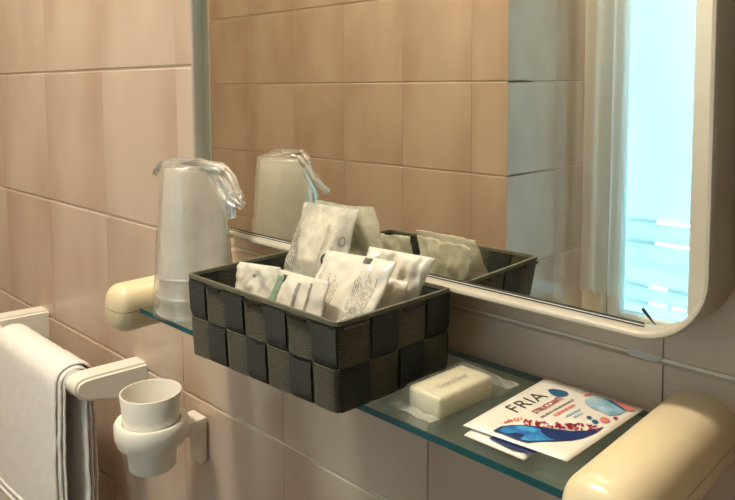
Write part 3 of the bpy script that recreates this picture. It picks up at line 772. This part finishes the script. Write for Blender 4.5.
# ------------------------------------------------------------------ towel holder
th = empty('towel_holder', (-1.045, 0, -.372)); tag(th, 'ivory plastic towel bar with two wall brackets, lower left', 'towel bar')
BY, BZc = -.0800, -.3830
def bracket(x0, x1, nm='bracket'):
    # side outline in (y, z): deep at the wall, rounded at the front
    out = [(0, -.3700), (-.070, -.3670), (-.086, -.3672), (-.094, -.3705), (-.0975, -.3770), (-.0968, -.3850), (-.0915, -.3925), (-.082, -.3975), (-.060, -.4030), (0, -.4220)]
    n = len(out); vs = [rel(th, (x0, y, z)) for y, z in out]+[rel(th, (x1, y, z)) for y, z in out]
    bm = bmesh.new(); me = D.meshes.new(nm)
    me.from_pydata(vs, [], [tuple(range(n)), tuple(range(2*n-1, n-1, -1))]+[(i, n+i, n+(i+1) % n, (i+1) % n) for i in range(n)]); bm.from_mesh(me)
    bmesh.ops.recalc_face_normals(bm, faces=bm.faces)
    es = [e for e in bm.edges if abs(e.verts[0].co.x-e.verts[1].co.x) < 1e-6 and not all(abs(v.co.y) < 1e-6 for v in e.verts)]
    bmesh.ops.bevel(bm, geom=es, offset=.0035, segments=3, affect='EDGES')
    autosmooth(bmobj(nm, bm, 'ivory2', th), 40)
bracket(-.898, -.863); bracket(-1.229, -1.193)
bar = lathe('bar', [(.0001, 0), (.0068, 0), (.0068, .300), (.0001, .300)], 'ivory2', th, 24); bar.rotation_euler = (0, math.pi/2, 0); bar.location = rel(th, (-1.196, BY, BZc)); autosmooth(bar, 40)
# ------------------------------------------------------------------ towel
tw = empty('hand_towel', (-1.02, BY, -.70)); tag(tw, 'folded white terry towel hanging over the ivory bar', 'towel')
def towel_layer(x0, x1, rad, zf, zb, yf, ybk, seed, name):
    """one folded layer: hangs in front to zf, goes over the bar, hangs behind to zb"""
    path = []
    nfr = 26
    for i in range(nfr): t = i/(nfr-1); path.append((yf-.004*math.sin(t*3), zf+(BZc-zf)*t, 1-t))
    for i in range(1, 12):
        a = math.pi*i/12; cy = (yf+ybk)/2; rr = (ybk-yf)/2
        path.append((cy-rr*math.cos(a), BZc+rad*math.sin(a), 0))
    for i in range(nfr): t = i/(nfr-1); path.append((ybk+.002*math.sin(t*3), BZc+(zb-BZc)*t, t))
    nx = 40; th_ = .0045
    vs, fs = [], []
    P = []
    for k, (y, z, h) in enumerate(path):
        k0, k1 = max(0, k-1), min(len(path)-1, k+1)
        d = Vector((0, path[k1][0]-path[k0][0], path[k1][1]-path[k0][1])).normalized(); P.append((Vector((0, y, z)), Vector((0, -d.z, d.y)), h))
    for s in (1, -1):
        for (c, nn, h) in P:
            for i in range(nx+1):
                u = i/nx; x = x0+(x1-x0)*u+.004*noise.noise((c.z*9, seed, 1.0))*(h)
                wv = (.0045*h*noise.noise((x*14, c.z*5, seed))+.0016*noise.noise((x*60, c.z*60, seed+c.y*20)))
                e = min(1, min(u, 1-u)/.03)**.5
                p = Vector((x, c.y, c.z))+nn*(s*th_/2*(.35+.65*e)+wv); vs.append(p-tw.location)
    R_ = len(P); N = R_*(nx+1)
    for k in range(R_-1):
        for i in range(nx):
            a = k*(nx+1)+i; q = (a, a+1, a+nx+2, a+nx+1); fs.append(q); fs.append(tuple(N+j for j in reversed(q)))
    rim = list(range(nx+1))+[k*(nx+1)+nx for k in range(1, R_)]+[(R_-1)*(nx+1)+i for i in range(nx-1, -1, -1)]+[k*(nx+1) for k in range(R_-2, 0, -1)]
    for a, b_ in zip(rim, rim[1:]+rim[:1]): fs.append((b_, a, N+a, N+b_))
    bm = bmesh.new(); me = D.meshes.new(name); me.from_pydata(vs, [], fs); bm.from_mesh(me)
    return bmobj(name, bm, 'towel', tw, True)
towel_layer(-1.136, -.9050, .0118, -.69, -.655, BY-.0125, BY+.0125, 7.0, 'inner_layer')
towel_layer(-1.140, -.9075, .0150, -.70, -.67, BY-.0170, BY+.0190, 1.0, 'middle_layer')
towel_layer(-1.142, -.9125, .0195, -.71, -.68, BY-.0220, BY+.0265, 4.0, 'outer_layer')
# woven border ridges near the hem
for zz in (-.590, -.602, -.640):
    vs, fs = [], []; n = 40
    for i in range(n+1):
        x = -1.140+.225*i/n; y = BY-.0270+.0045*noise.noise((x*14, zz*5, 4.0))*-.6
        for (dy, dz) in ((0, -.003), (-.003, -.0015), (-.003, .0015), (0, .003)): vs.append((x-tw.location.x, y+dy-tw.location.y, zz+dz-tw.location.z))
    for i in range(n):
        for j in range(3): a = i*4+j; fs.append((a, a+1, a+5, a+4))
    pydata('border_ridge', vs, fs, 'towel', tw, True)

# ------------------------------------------------------------------ tumbler and its holder
TX, TY = -.7285, -.0680
hold = empty('tumbler_holder', (TX, 0, -.41)); tag(hold, 'ivory wall bracket with a ring carrying the tumbler', 'holder')
zr = -.3785
lathe('ring', [(.0335, zr-.001), (.0395, zr), (.0415, zr-.003), (.0415, zr-.016), (.0385, zr-.0255), (.0330, zr-.0265), (.0325, zr-.025), (.0325, zr-.002), (.0335, zr-.001)], 'ivory2', hold, 56, (0, TY), fn=lambda p, k, i, a: p-Vector((0, 0, -.41)))
autosmooth(hold.children[0], 50)
def hbox(nm, lo, hi, bev=.002): return autosmooth(box(nm, rel(hold, lo), rel(hold, hi), 'ivory2', hold, bev, 2), 40)
hbox('arm', (TX-.017, TY+.037, -.4120), (TX+.013, -.002, -.3960))
hbox('wall_plate', (TX-.014, -.011, -.4540), (TX+.010, -.0005, -.4080))
tum = empty('tumbler', (TX, TY, -.4360)); tag(tum, 'ivory plastic tumbler standing in the wall ring', 'tumbler')
zt = .0895
lathe('tumbler_body', [(.0002, .0), (.0245, .0), (.0262, .002), (.0300, .040), (.0345, zt-.0006), (.0342, zt), (.0328, zt), (.0322, zt-.002), (.0282, .040), (.0245, .004), (.0002, .004)], 'ivory2', tum, 64)
autosmooth(tum.children[0], 50)
